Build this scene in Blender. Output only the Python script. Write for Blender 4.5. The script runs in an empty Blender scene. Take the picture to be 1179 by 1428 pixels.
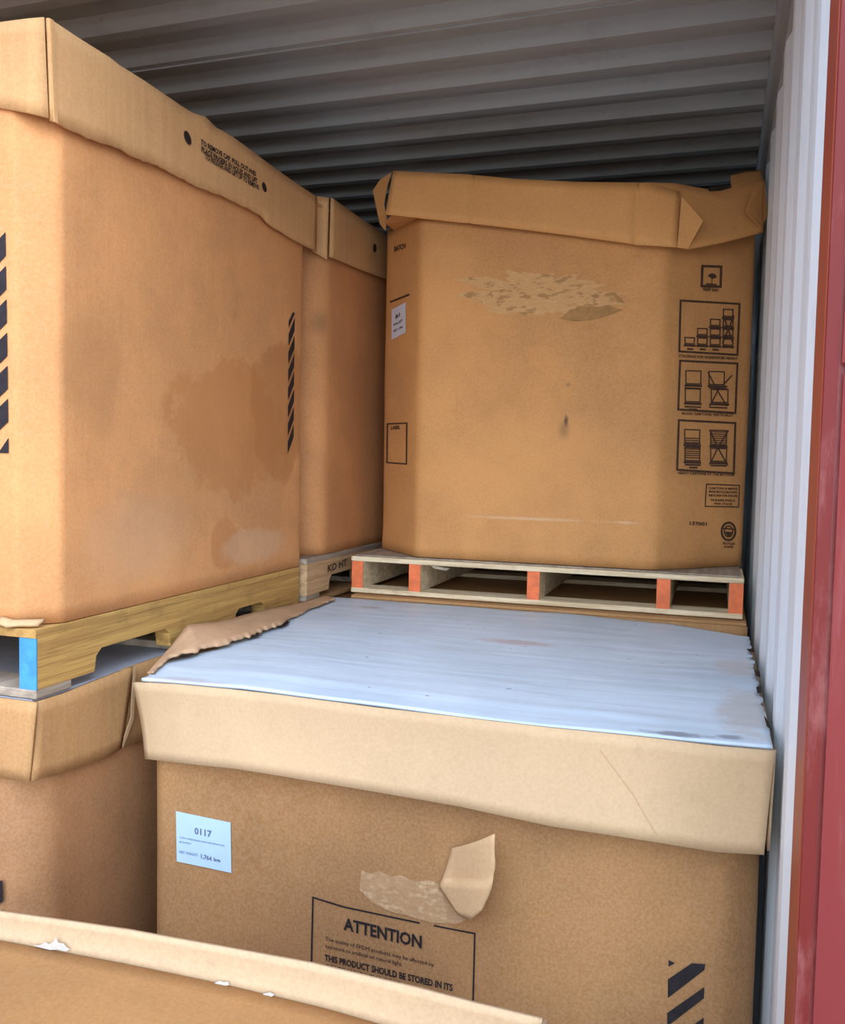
import bpy, bmesh, math, random
from mathutils import Vector, Matrix, noise

# ---------------------------------------------------------------- camera, light, exposure
sc = bpy.context.scene
W, H, F = 1179.0, 1428.0, 1238.6
CAM = Vector((2.2472, -1.2408, 1.6594))
yaw, pitch, roll = 0.3204, 0.0590, 0.01975
FWD = Vector((-math.sin(yaw)*math.cos(pitch), math.cos(yaw)*math.cos(pitch), -math.sin(pitch)))
r0 = Vector((math.cos(yaw), math.sin(yaw), 0)); u0 = r0.cross(FWD)
RGT = math.cos(roll)*r0 + math.sin(roll)*u0
UPV = -math.sin(roll)*r0 + math.cos(roll)*u0
cam = bpy.data.objects.new('camera', bpy.data.cameras.new('camera'))
sc.collection.objects.link(cam)
m = Matrix.Identity(4)
for i in range(3):
    m[i][0], m[i][1], m[i][2], m[i][3] = RGT[i], UPV[i], -FWD[i], CAM[i]
cam.matrix_world = m
cam.data.sensor_fit = 'HORIZONTAL'; cam.data.sensor_width = 36; cam.data.lens = F/W*36
cam.data.clip_start = 0.02
sc.camera = cam

world = bpy.data.worlds.new('sky'); sc.world = world; world.use_nodes = True
wn = world.node_tree.nodes; wl = world.node_tree.links
bg = wn['Background']; bg.inputs['Strength'].default_value = 2.2
tc = wn.new('ShaderNodeTexCoord'); sx = wn.new('ShaderNodeSeparateXYZ'); cr = wn.new('ShaderNodeValToRGB')
wl.new(tc.outputs['Generated'], sx.inputs[0]); wl.new(sx.outputs['Z'], cr.inputs[0])
# bright haze in the sky behind the photographer's right shoulder
dp = wn.new('ShaderNodeVectorMath'); dp.operation = 'DOT_PRODUCT'; wl.new(tc.outputs['Generated'], dp.inputs[0])
dp.inputs[1].default_value = Vector((.80, -.50, .36)).normalized()
hz = wn.new('ShaderNodeMapRange'); hz.inputs[1].default_value = -.1; hz.inputs[2].default_value = 1.0; hz.inputs[3].default_value = .55; hz.inputs[4].default_value = 2.25
wl.new(dp.outputs['Value'], hz.inputs[0])
mu = wn.new('ShaderNodeVectorMath'); mu.operation = 'SCALE'; wl.new(cr.outputs[0], mu.inputs[0]); wl.new(hz.outputs[0], mu.inputs['Scale'])
wl.new(mu.outputs[0], bg.inputs[0])
cr.color_ramp.elements[0].position = 0.0; cr.color_ramp.elements[0].color = (0.92, 1.00, 1.10, 1)
cr.color_ramp.elements[1].position = 0.7; cr.color_ramp.elements[1].color = (0.86, 1.06, 1.36, 1)
sun = bpy.data.objects.new('sun', bpy.data.lights.new('sun', 'SUN')); sc.collection.objects.link(sun)
sun.data.energy = 5.5; sun.data.angle = math.radians(2.0); sun.data.color = (1.0, 0.93, 0.82)
sun.rotation_euler = Vector((0.60, -0.60, -1.15)).to_track_quat('-Z', 'Y').to_euler()   # high, from beyond the container: falls on the yard, not on the boxes
sc.view_settings.view_transform = 'Standard'; sc.view_settings.look = 'None'
sc.view_settings.gamma = 1.0; sc.view_settings.use_curve_mapping = False
sc.view_settings.exposure = 0.28

# ---------------------------------------------------------------- helpers
def V_(*a): return Vector(a)
def ray(px, py): return (px-589.5)/F*RGT - (py-714)/F*UPV + FWD
def X(c, px, py): d = ray(px, py); return CAM + d*((c-CAM.x)/d.x)
def Y(c, px, py): d = ray(px, py); return CAM + d*((c-CAM.y)/d.y)
def Z(c, px, py): d = ray(px, py); return CAM + d*((c-CAM.z)/d.z)
def PL(o, n):
    def f(px, py):
        d = ray(px, py); return CAM + d*((o-CAM).dot(n)/d.dot(n))
    return f
def lerp(a, b, t): return a + (b-a)*t
def resample(pts, step):
    out = []
    for a, b in zip(pts[:-1], pts[1:]):
        n = max(1, int(math.ceil((b-a).length/step)))
        for i in range(n): out.append(lerp(a, b, i/n))
    out.append(pts[-1].copy()); return out
def along(pts, t):
    L = [(b-a).length for a, b in zip(pts[:-1], pts[1:])]; s = t*sum(L)
    for i, l in enumerate(L):
        if s <= l or i == len(L)-1: return lerp(pts[i], pts[i+1], min(1, s/max(l, 1e-9)))
        s -= l

def link(name, bm, mat, parent=None, smooth=False):
    me = bpy.data.meshes.new(name); bm.to_mesh(me); bm.free()
    o = bpy.data.objects.new(name, me); sc.collection.objects.link(o)
    me.materials.append(mat)
    if smooth:
        for f in me.polygons: f.use_smooth = True
    if parent:
        o.parent = parent
        q = parent; off = Vector((0, 0, 0))
        while q: off += q.location; q = q.parent
        o.location = (0, 0, 0)
        for v in me.vertices: v.co -= off
    return o
def thing(name, loc, label, cat, group=None):
    o = bpy.data.objects.new(name, None); sc.collection.objects.link(o)
    o.location = loc; o.empty_display_size = .1; o['label'] = label; o['category'] = cat
    if group: o['group'] = group
    return o
def struct(name, bm, mat, smooth=False, label=None):
    o = link(name, bm, mat, None, smooth); o['kind'] = 'structure'
    return o
def box(bm, a, b, rot=None):
    vs = [bm.verts.new((x, y, z)) for x in (a[0], b[0]) for y in (a[1], b[1]) for z in (a[2], b[2])]
    for f in ((0,1,3,2),(4,6,7,5),(0,4,5,1),(2,3,7,6),(0,2,6,4),(1,5,7,3)):
        bm.faces.new([vs[i] for i in f])
    return vs
def extrude_poly(bm, pts, off):
    """pts: list of Vectors (planar), off: Vector"""
    a = [bm.verts.new(p) for p in pts]; b = [bm.verts.new(p+off) for p in pts]; n = len(pts)
    bm.faces.new(a); bm.faces.new(list(reversed(b)))
    for i in range(n): bm.faces.new([a[i], b[i], b[(i+1)%n], a[(i+1)%n]])
def fixn(bm): bmesh.ops.recalc_face_normals(bm, faces=bm.faces)

# ---------------------------------------------------------------- materials
def newmat(name):
    mt = bpy.data.materials.new(name); mt.use_nodes = True
    nt = mt.node_tree; return mt, nt, nt.nodes['Principled BSDF']
def nd(nt, t, **kw):
    n = nt.nodes.new(t)
    for k, v in kw.items():
        if k in n.inputs: n.inputs[k].default_value = v
        else: setattr(n, k, v)
    return n
def mixc(nt, fac, a, b, mode='MIX'):
    n = nt.nodes.new('ShaderNodeMix'); n.data_type = 'RGBA'; n.blend_type = mode
    for sock, v in ((n.inputs[0], fac), (n.inputs[6], a), (n.inputs[7], b)):
        if hasattr(v, 'is_output'): nt.links.new(v, sock)
        else: sock.default_value = v if isinstance(v, float) else tuple(v)+((1,) if len(v) == 3 else ())
    return n.outputs[2]
def ramp(nt, inp, p0, p1, c0=0.0, c1=1.0):
    n = nt.nodes.new('ShaderNodeMapRange'); n.interpolation_type = 'SMOOTHSTEP'
    n.inputs[1].default_value = p0; n.inputs[2].default_value = p1; n.inputs[3].default_value = c0; n.inputs[4].default_value = c1
    nt.links.new(inp, n.inputs[0]); return n.outputs[0]
def noise_tex(nt, vec, scale, detail=4, rough=.6, sc3=None):
    if sc3:
        mp = nt.nodes.new('ShaderNodeMapping'); mp.inputs['Scale'].default_value = sc3
        nt.links.new(vec, mp.inputs[0]); vec = mp.outputs[0]
    n = nt.nodes.new('ShaderNodeTexNoise'); n.inputs['Scale'].default_value = scale
    n.inputs['Detail'].default_value = detail; n.inputs['Roughness'].default_value = rough
    nt.links.new(vec, n.inputs['Vector']); return n.outputs['Fac']
def geo(nt): return nt.nodes.new('ShaderNodeNewGeometry').outputs['Position']
def math_(nt, op, a, b=None):
    n = nt.nodes.new('ShaderNodeMath'); n.operation = op
    for i, v in enumerate((a, b)):
        if v is None: continue
        if hasattr(v, 'is_output'): nt.links.new(v, n.inputs[i])
        else: n.inputs[i].default_value = v
    return n.outputs[0]
def ell(nt, pos, c, r, edge=.5, ns=9.0, na=1.0):
    """irregular blotch at c with radii r; 1 inside, 0 outside"""
    s = nt.nodes.new('ShaderNodeVectorMath'); s.operation = 'SUBTRACT'; nt.links.new(pos, s.inputs[0]); s.inputs[1].default_value = c
    d = nt.nodes.new('ShaderNodeVectorMath'); d.operation = 'DIVIDE'; nt.links.new(s.outputs[0], d.inputs[0]); d.inputs[1].default_value = r
    l = nt.nodes.new('ShaderNodeVectorMath'); l.operation = 'LENGTH'; nt.links.new(d.outputs[0], l.inputs[0])
    nz = noise_tex(nt, pos, ns, 5, .65)
    v = math_(nt, 'ADD', l.outputs['Value'], math_(nt, 'MULTIPLY', math_(nt, 'SUBTRACT', nz, .5), na))
    return ramp(nt, v, 1.0+edge*.2, 1.0-edge, 0, 1)

def kraft(name, base, streak=None, spots=(), rough=.72, var=.10, bump=.06, fine=.12):
    base = (base[0]*1.02, base[1]*.94, base[2]*.87)
    mt, nt, b = newmat(name); pos = geo(nt)
    dark = tuple(c*(1-var*1.6) for c in base); lite = tuple(min(1, c*(1+var)) for c in base)
    big = ramp(nt, noise_tex(nt, pos, 3.2, 5, .62), .3, .7)
    col = mixc(nt, big, dark, lite)
    fn = ramp(nt, noise_tex(nt, pos, 170, 3, .7), .3, .7)
    col = mixc(nt, fn, col, mixc(nt, .5, col, (1, .9, .75)), 'MIX') if False else mixc(nt, math_(nt, 'MULTIPLY', fn, fine), col, (.9, .67, .43))
    md = ramp(nt, noise_tex(nt, pos, 28, 5, .7), .56, .74)
    col = mixc(nt, math_(nt, 'MULTIPLY', md, .16), col, tuple(c*.55 for c in base))
    if streak:
        st = ramp(nt, noise_tex(nt, pos, 1.0, 4, .65, streak), .35, .75)
        col = mixc(nt, math_(nt, 'MULTIPLY', st, .22), col, tuple(c*.6 for c in base))
        st2 = ramp(nt, noise_tex(nt, pos, 1.7, 4, .65, streak), .52, .8)
        col = mixc(nt, math_(nt, 'MULTIPLY', st2, .25), col, tuple(min(1, c*1.35) for c in base))
    for (c, r, edge, ns, na, amt, tint) in spots:
        k = ell(nt, pos, c, r, edge, ns, na)
        col = mixc(nt, math_(nt, 'MULTIPLY', k, amt), col, tint)
    nt.links.new(col, b.inputs['Base Color'])
    b.inputs['Roughness'].default_value = rough; b.inputs['Specular IOR Level'].default_value = .25
    bp = nt.nodes.new('ShaderNodeBump'); bp.inputs['Strength'].default_value = bump*4; bp.inputs['Distance'].default_value = .004
    h = math_(nt, 'ADD', noise_tex(nt, pos, 22, 5, .6), math_(nt, 'MULTIPLY', noise_tex(nt, pos, 1.0, 3, .5, streak or (90, 90, 3)), .5))
    nt.links.new(h, bp.inputs['Height']); nt.links.new(bp.outputs[0], b.inputs['Normal'])
    return mt

def wood(name, base, dark, streak, spots=()):
    mt, nt, b = newmat(name); pos = geo(nt)
    g = ramp(nt, noise_tex(nt, pos, 1.0, 5, .65, streak), .3, .7)
    col = mixc(nt, g, base, dark)
    k = ramp(nt, noise_tex(nt, pos, 14, 4, .6), .55, .75)
    col = mixc(nt, math_(nt, 'MULTIPLY', k, .45), col, tuple(c*.45 for c in base))
    nt.links.new(col, b.inputs['Base Color']); b.inputs['Roughness'].default_value = .8
    bp = nt.nodes.new('ShaderNodeBump'); bp.inputs['Strength'].default_value = .5; bp.inputs['Distance'].default_value = .003
    nt.links.new(g, bp.inputs['Height']); nt.links.new(bp.outputs[0], b.inputs['Normal'])
    return mt
def plain(name, col, rough=.6, var=.08, scale=12, spec=.3, bump=.0, metal=0):
    mt, nt, b = newmat(name); pos = geo(nt)
    n = ramp(nt, noise_tex(nt, pos, scale, 5, .65), .3, .7)
    c = mixc(nt, n, tuple(x*(1-var) for x in col), tuple(min(1, x*(1+var)) for x in col))
    nt.links.new(c, b.inputs['Base Color']); b.inputs['Roughness'].default_value = rough
    b.inputs['Specular IOR Level'].default_value = spec; b.inputs['Metallic'].default_value = metal
    if bump:
        bp = nt.nodes.new('ShaderNodeBump'); bp.inputs['Strength'].default_value = bump; bp.inputs['Distance'].default_value = .003
        nt.links.new(noise_tex(nt, pos, scale*2, 5, .6), bp.inputs['Height']); nt.links.new(bp.outputs[0], b.inputs['Normal'])
    return mt

M_left = kraft('kraft_left', (.60, .29, .108), spots=(
    ((1.09, .72, 1.73), (.2, .30, .17), .12, 7, 1.5, .6, (.48, .195, .06)),
    ((1.09, .98, 1.80), (.2, .16, .20), .12, 7, 1.2, .6, (.44, .18, .058)),
    ((1.09, .20, 1.82), (.2, .10, .14), .3, 9, 1.5, .3, (.42, .20, .075)),
    ((1.09, .70, 1.44), (.2, .07, .07), .15, 9, .8, .6, (.48, .20, .07)),
    ((1.09, .55, 1.58), (.2, .26, .10), .15, 34, 3.2, .14, (.36, .19, .09)),
    ((1.09, .85, 1.42), (.2, .18, .05), .3, 12, 1.2, .35, (.62, .42, .27)),
    ((1.09, .35, 1.48), (.2, .22, .12), .5, 6, 1.0, .3, (.60, .38, .22))))
M_left2 = kraft('kraft_second', (.56, .26, .095), spots=(((1.08, 1.25, 2.07), (.1, .035, .05), .9, 9, .5, .6, (.25, .13, .06)),))
M_back = kraft('kraft_back', (.56, .275, .088), spots=(
    ((1.82, 1.36, 1.78), (.008, .1, .020), .9, 40, .6, .9, (.06, .035, .03)),
    ((1.815, 1.36, 1.755), (.02, .1, .035), .9, 40, .8, .5, (.20, .10, .05)),
    ((1.823, 1.36, 1.885), (.010, .1, .008), .9, 40, .6, .6, (.2, .12, .06)),
    ((1.72, 1.36, 1.49), (.22, .1, .006), .8, 14, 1.6, .5, (.68, .47, .30)),
    ((2.0, 1.36, 1.49), (.05, .1, .005), .8, 14, 1.2, .5, (.72, .50, .33))))
M_att = kraft('kraft_notice', (.33, .177, .068), var=.12, spots=(
    ((2.29, .24, 1.0), (.014, .05, .018), .9, 30, .8, .35, (.25, .14, .07)),
    ((2.27, .24, 1.025), (.02, .05, .014), .9, 30, .8, .2, (.25, .14, .07))))
M_low = kraft('kraft_low', (.40, .205, .088), var=.14)
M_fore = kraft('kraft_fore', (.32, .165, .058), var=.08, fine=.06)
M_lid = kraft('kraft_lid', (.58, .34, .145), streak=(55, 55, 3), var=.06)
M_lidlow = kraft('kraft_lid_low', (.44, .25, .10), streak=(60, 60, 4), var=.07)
M_lidback = kraft('kraft_lid_back', (.66, .33, .105), var=.06)
M_lidatt = kraft('kraft_lid_pale', (.50, .37, .225), var=.04, fine=.1, bump=.02)
M_rim = kraft('kraft_rim', (.46, .345, .215), var=.05, bump=.03)
M_pale = kraft('kraft_pale', (.52, .36, .20), var=.05, bump=.03)
M_patch = kraft('kraft_patch', (.50, .31, .16), var=.2, bump=.25)
M_torn = plain('torn_core', (.38, .195, .07), .9, .15, 40)
M_ink = plain('black_ink', (.018, .015, .018), .55, .3, 60)
M_inksoft = plain('faded_ink', (.07, .035, .02), .6, .3, 60)
M_holeshade = plain('hole_shade', (.02, .012, .008), .95)  # flat dark patches: the shade inside holes is painted, nothing is cut
M_sticker = plain('sticker_paper', (.46, .63, .80), .45, .02, 20)
M_stick2 = plain('small_sticker_paper', (.62, .62, .66), .5, .04, 20)
M_white = None
def white_top():
    mt, nt, b = newmat('white_board'); pos = geo(nt)
    big = ramp(nt, noise_tex(nt, pos, 4, 5, .6), .3, .7)
    col = mixc(nt, big, (.50, .595, .68), (.58, .68, .77))
    st = ramp(nt, noise_tex(nt, pos, 1.0, 4, .6, (3, 22, 3)), .60, .72)
    col = mixc(nt, math_(nt, 'MULTIPLY', st, .10), col, (.45, .36, .33))
    sp = ramp(nt, noise_tex(nt, pos, 30, 2, .5), .735, .77)
    col = mixc(nt, math_(nt, 'MULTIPLY', sp, .6), col, (.16, .13, .13))
    for (c, r, ns, na, amt, tint) in (
        ((1.80, .86, 1.23), (.11, .035, .1), 25, 1.6, .5, (.45, .27, .22)),
        ((2.30, .78, 1.23), (.07, .10, .1), 18, 1.5, .45, (.52, .44, .38)),
        ((2.31, .42, 1.23), (.06, .20, .1), 18, 1.8, .55, (.48, .40, .34)),
        ((1.28, .23, 1.23), (.10, .03, .1), 22, 1.2, .45, (.42, .32, .30)),
        ((2.20, .24, 1.23), (.06, .018, .1), 40, 1.6, .75, (.16, .17, .20)),
        ((2.28, .25, 1.23), (.025, .016, .1), 40, 1.4, .7, (.16, .17, .20)),
        ((1.30, 1.16, 1.23), (.05, .018, .1), 40, 1.8, .5, (.3, .25, .2))):
        col = mixc(nt, math_(nt, 'MULTIPLY', ell(nt, pos, c, r, .6, ns, na), amt), col, tint)
    nt.links.new(col, b.inputs['Base Color']); b.inputs['Roughness'].default_value = .5
    b.inputs['Specular IOR Level'].default_value = .4
    bp = nt.nodes.new('ShaderNodeBump'); bp.inputs['Strength'].default_value = .35; bp.inputs['Distance'].default_value = .004
    nt.links.new(noise_tex(nt, pos, 1.0, 4, .6, (6, 40, 6)), bp.inputs['Height']); nt.links.new(bp.outputs[0], b.inputs['Normal'])
    return mt
M_white = white_top()
M_liner = plain('grey_liner', (.36, .38, .42), .7, .12, 10)
M_woodY = wood('yellow_pine', (.56, .34, .095), (.36, .19, .05), (30, 2.5, 60))
M_woodG = wood('weathered_pine', (.42, .34, .25), (.24, .19, .14), (30, 4, 60))
M_woodP = wood('pale_pine', (.86, .72, .48), (.60, .45, .26), (4, 30, 60))
M_woodT = wood('tan_pine', (.58, .38, .20), (.40, .24, .11), (30, 3, 60))
M_blue = plain('blue_paint', (.06, .27, .55), .6, .15, 30, bump=.3)
M_orange = plain('orange_paint', (.80, .19, .07), .6, .15, 30, bump=.3)
def rooms(name, col, dirt, rough, scale3, spec=.4, amt=.35):
    mt, nt, b = newmat(name); pos = geo(nt)
    st = ramp(nt, noise_tex(nt, pos, 1.0, 6, .7, scale3), .5, .72)
    c = mixc(nt, math_(nt, 'MULTIPLY', st, amt), col, dirt)
    s2 = ramp(nt, noise_tex(nt, pos, 38, 3, .6), .71, .75)
    c = mixc(nt, math_(nt, 'MULTIPLY', s2, amt), c, tuple(x*.5 for x in dirt))
    nt.links.new(c, b.inputs['Base Color']); b.inputs['Roughness'].default_value = rough
    b.inputs['Specular IOR Level'].default_value = spec
    return mt
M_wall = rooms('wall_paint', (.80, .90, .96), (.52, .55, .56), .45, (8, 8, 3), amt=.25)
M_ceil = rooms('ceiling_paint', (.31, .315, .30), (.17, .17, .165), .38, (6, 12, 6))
M_floor = wood('plywood_floor', (.30, .19, .10), (.18, .11, .06), (12, 2, 20))
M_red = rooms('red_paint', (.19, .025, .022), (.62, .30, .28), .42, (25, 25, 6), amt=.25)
M_redor = rooms('red_jamb_paint', (.33, .06, .032), (.2, .04, .03), .45, (25, 25, 8), amt=.3)
M_reddoor = rooms('door_paint', (.33, .06, .062), (.50, .24, .23), .45, (30, 30, 5), amt=.25)
M_yard = plain('concrete_yard', (.15, .138, .118), .9, .12, 2)

# ---------------------------------------------------------------- container shell
def corr_strip(a, b, along_axis, fixed, lo, hi, pitch, depth, phase, flip=1):
    """trapezoid corrugation profile list [(s, offset)] from a to b"""
    prof = []; s = a + phase - pitch*2
    segs = ((.0, 0), (.20, 0), (.34, 1), (.84, 1))
    while s < b + pitch:
        for t, o in segs: prof.append((s+t*pitch, o*depth))
        s += pitch
    return [(s, o) for s, o in prof if a <= s <= b]
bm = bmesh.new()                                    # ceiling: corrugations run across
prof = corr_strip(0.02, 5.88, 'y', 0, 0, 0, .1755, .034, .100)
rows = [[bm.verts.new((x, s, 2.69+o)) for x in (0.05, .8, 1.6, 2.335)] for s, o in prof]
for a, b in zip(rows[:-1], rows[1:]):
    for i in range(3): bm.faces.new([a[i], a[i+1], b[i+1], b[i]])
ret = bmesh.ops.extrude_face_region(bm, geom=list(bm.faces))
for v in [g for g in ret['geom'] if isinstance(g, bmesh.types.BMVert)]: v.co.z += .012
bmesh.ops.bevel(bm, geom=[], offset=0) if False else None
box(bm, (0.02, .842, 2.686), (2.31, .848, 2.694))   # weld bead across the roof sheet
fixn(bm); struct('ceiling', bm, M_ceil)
bm = bmesh.new()                                    # right wall: vertical corrugations
prof = corr_strip(-.05, 5.9, 'y', 0, 0, 0, .278, .009, .10)
rows = [[bm.verts.new((2.352+o, s, z)) for z in (.10, .9, 1.8, 2.61)] for s, o in [(-.074, 0)]+prof]
for a, b in zip(rows[:-1], rows[1:]):
    for i in range(3): bm.faces.new([a[i], b[i], b[i+1], a[i+1]])
ret = bmesh.ops.extrude_face_region(bm, geom=list(bm.faces))
for v in [g for g in ret['geom'] if isinstance(g, bmesh.types.BMVert)]: v.co.x += .012
fixn(bm); struct('wall_right', bm, M_wall)
bm = bmesh.new()
prof = corr_strip(-.05, 5.9, 'y', 0, 0, 0, .278, .009, .10)
rows = [[bm.verts.new((-.002-o, s, z)) for z in (.10, 2.61)] for s, o in [(-.074, 0)]+prof]
for a, b in zip(rows[:-1], rows[1:]): bm.faces.new([a[0], b[0], b[1], a[1]])
ret = bmesh.ops.extrude_face_region(bm, geom=list(bm.faces))
for v in [g for g in ret['geom'] if isinstance(g, bmesh.types.BMVert)]: v.co.x -= .012
fixn(bm); struct('wall_left', bm, M_wall)
bm = bmesh.new(); box(bm, (-.06, 5.9, 0), (2.41, 5.95, 2.74)); struct('wall_back', bm, M_wall)
bm = bmesh.new(); box(bm, (-.06, -.10, -.04), (2.41, 5.9, 0)); struct('floor', bm, M_floor)
for i, (xa, xb) in enumerate(((2.305, 2.42), (-.07, .05))):
    bm = bmesh.new()
    if i == 0:   # rail with a rolled lower lip
        pts = [Vector((x, -.074, z)) for x, z in ((2.333, 2.735), (2.333, 2.686), (2.343, 2.676), (2.351, 2.655), (2.351, 2.58), (2.40, 2.58), (2.42, 2.60), (2.42, 2.735))]
    else:
        pts = [Vector((x, -.074, z)) for x, z in ((-.07, 2.735), (-.07, 2.58), (-.001, 2.58), (-.001, 2.655), (.02, 2.676), (.05, 2.684), (.05, 2.735))]
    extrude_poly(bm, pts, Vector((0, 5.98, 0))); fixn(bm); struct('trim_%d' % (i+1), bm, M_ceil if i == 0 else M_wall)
bm = bmesh.new(); box(bm, (2.345, -.074, 0), (2.41, 5.9, .10)); struct('baseboard_right', bm, M_wall)
bm = bmesh.new(); box(bm, (-.06, -.074, 0), (.005, 5.9, .10)); struct('baseboard_left', bm, M_wall)
# rear frame: right post with its return lips, left post, header
bm = bmesh.new()
pts = [Vector((x, y, -.04)) for x, y in ((2.351, -.076), (2.349, -.11), (2.3505, -.178), (2.353, -.181), (2.47, -.181), (2.47, -.076))]
extrude_poly(bm, pts, Vector((0, 0, 2.78))); fixn(bm); struct('trim_3', bm, M_redor)
bm = bmesh.new(); extrude_poly(bm, [Vector((x, y, -.04)) for x, y in ((2.3515, -.1825), (2.3525, -.185), (2.3655, -.192), (2.47, -.192), (2.47, -.1825))], Vector((0, 0, 2.78))); fixn(bm); struct('trim_6', bm, M_red)  # darker red stands in for the shadowed channel beside the jamb
bm = bmesh.new(); extrude_poly(bm, [Vector((x, y, -.04)) for x, y in ((-.001, -.076), (0, -.178), (-.02, -.19), (-.1, -.215), (-.1, -.076))], Vector((0, 0, 2.78))); fixn(bm); struct('trim_4', bm, M_red)
bm = bmesh.new(); box(bm, (-.1, -.2, 2.60), (2.47, -.076, 2.74)); struct('trim_5', bm, M_red)
# open door leaf swung outward on the right
dr = bpy.data.objects.new('door_1', None); sc.collection.objects.link(dr); dr.location = (2.376, -.20, 0)
dr['kind'] = 'structure'; dr['label'] = 'red steel container door swung open at the right'; dr['category'] = 'door'
ddir = Vector((.6, -1, 0)).normalized(); dn = Vector((1, .6, 0)).normalized()
def leaf(s0, s1, z0, z1, t0, t1):
    bm = bmesh.new(); o = Vector((2.3650, -.194, 0))
    pts = [o+ddir*s0+dn*t0+Vector((0, 0, z0)), o+ddir*s1+dn*t0+Vector((0, 0, z0)), o+ddir*s1+dn*t0+Vector((0, 0, z1)), o+ddir*s0+dn*t0+Vector((0, 0, z1))]
    extrude_poly(bm, pts, dn*(t1-t0)); fixn(bm)
    bmesh.ops.bevel(bm, geom=list(bm.edges), offset=.0025, segments=2, affect='EDGES'); return bm
link('door_panel', leaf(.0, 1.15, .02, 2.60, .006, .05), M_reddoor, dr)
link('door_hem', leaf(.004, .16, 1.768, 2.60, -.001, .006), M_reddoor, dr)
link('door_hem', leaf(.006, .16, .02, 1.762, .0, .0065), M_reddoor, dr)
dr2 = bpy.data.objects.new('blocker_door', None); sc.collection.objects.link(dr2); dr2.location = (-.05, -.22, 0)  # out-of-view left leaf, added to cut the light from that side
dr2['kind'] = 'structure'; dr2['label'] = 'unseen red steel container door at the left, added to block light'; dr2['category'] = 'door'
bm = bmesh.new(); extrude_poly(bm, [V_(*p) for p in ((-.03, -.22, .02), (.04, -1.37, .02), (.04, -1.37, 2.6), (-.03, -.22, 2.6))], Vector((-.05, 0, 0))); fixn(bm)
bmesh.ops.bevel(bm, geom=list(bm.edges), offset=.004, segments=2, affect='EDGES'); link('door_panel', bm, M_reddoor, dr2)
# yard
bm = bmesh.new(); box(bm, (-12, -14, -.26), (14, 10, -.16)); struct('ground', bm, M_yard)

# ---------------------------------------------------------------- box bodies
def disp(p, seed, amp):
    q = Vector((p.x*2.3+seed*7.1, p.y*2.3-seed*3.3, p.z*1.7+seed))
    return amp*(noise.noise(q) + .35*noise.noise(q*3.1))
def octagon(x0, x1, y0, y1, ch):
    a, b, c, d = ch   # chamfers: front-left, front-right, back-right, back-left
    return [Vector(v) for v in ((x0+a, y0, 0), (x1-b, y0, 0), (x1, y0+b, 0), (x1, y1-c, 0), (x1-c, y1, 0), (x0+d, y1, 0), (x0, y1-d, 0), (x0, y0+a, 0))]
def rounded(pts, rad, seg=4):
    out = []; n = len(pts)
    for i in range(n):
        p, a, b = pts[i], pts[i-1], pts[(i+1) % n]
        da, db = (a-p), (b-p); r = min(rad, da.length*.45, db.length*.45)
        s, e = p+da.normalized()*r, p+db.normalized()*r
        for k in range(seg+1):
            t = k/seg; out.append((1-t)**2*s + 2*t*(1-t)*p + t*t*e)
    return out
class Body:
    def __init__(self, x0, x1, y0, y1, z0, z1, ch, seed, amp=.004, rad=.018, bulge=.0, sag=0.0):
        self.seed, self.amp = seed, amp
        base = rounded(octagon(x0, x1, y0, y1, ch), rad)
        per = resample(base+[base[0]], .03)[:-1]
        n = len(per); self.bm = bm = bmesh.new(); nz = 30
        nr = []
        for i in range(n):
            t = (per[(i+1) % n]-per[i-1]).normalized(); nr.append(Vector((t.y, -t.x, 0)))
        rows = []
        for k in range(nz+1):
            z = lerp(z0, z1, k/nz); row = []
            for p, nn in zip(per, nr):
                q = Vector((p.x, p.y, z))
                d = disp(q, seed, amp)
                if k == 0: d += .004*noise.noise(q*18) + sag
                if k == 1: d += .003*noise.noise(q*14) + sag*.5
                row.append(bm.verts.new(q + nn*d))
            rows.append(row)
        for a, b in zip(rows[:-1], rows[1:]):
            for i in range(n): bm.faces.new([a[i], a[(i+1) % n], b[(i+1) % n], b[i]])
        bm.faces.new(list(reversed(rows[0]))); bm.faces.new(rows[-1])
    def make(self, mat, parent): return link('body', self.bm, mat, parent, True)
    def on(self, plane, n, eps=.0016):
        """surface mapper: pixel -> point lying on this box's bulging face"""
        def f(px, py):
            q = plane(px, py); return q + n*(disp(q, self.seed, self.amp)+eps)
        return f
def flat(plane, n, eps=.001):
    return lambda px, py: plane(px, py) + n*eps
def pxpoly(bm, surf, pts, cell=14):
    """a printed shape: polygon outline given on a face, cut small enough to follow its bulge"""
    vs = [bm.verts.new(surf(*p)) for p in pts]
    try: return bm.faces.new(vs)
    except ValueError: return None
def stroke(bm, surf, pts, w=1.4):
    w *= 1.25
    for (x0, y0), (x1, y1) in zip(pts[:-1], pts[1:]):
        L = math.hypot(x1-x0, y1-y0) or 1; nx, ny = -(y1-y0)/L*w/2, (x1-x0)/L*w/2
        n = max(1, int(L/8)); ex, ey = (x1-x0)/L*w/2, (y1-y0)/L*w/2
        x0_, y0_, x1_, y1_ = x0-ex, y0-ey, x1+ex, y1+ey
        for k in range(n):
            a, b = k/n, (k+1)/n
            ax, ay, bx, by = lerp(x0_, x1_, a), lerp(y0_, y1_, a), lerp(x0_, x1_, b), lerp(y0_, y1_, b)
            pxpoly(bm, surf, [(ax+nx, ay+ny), (bx+nx, by+ny), (bx-nx, by-ny), (ax-nx, ay-ny)])
_tc = {}
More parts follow.
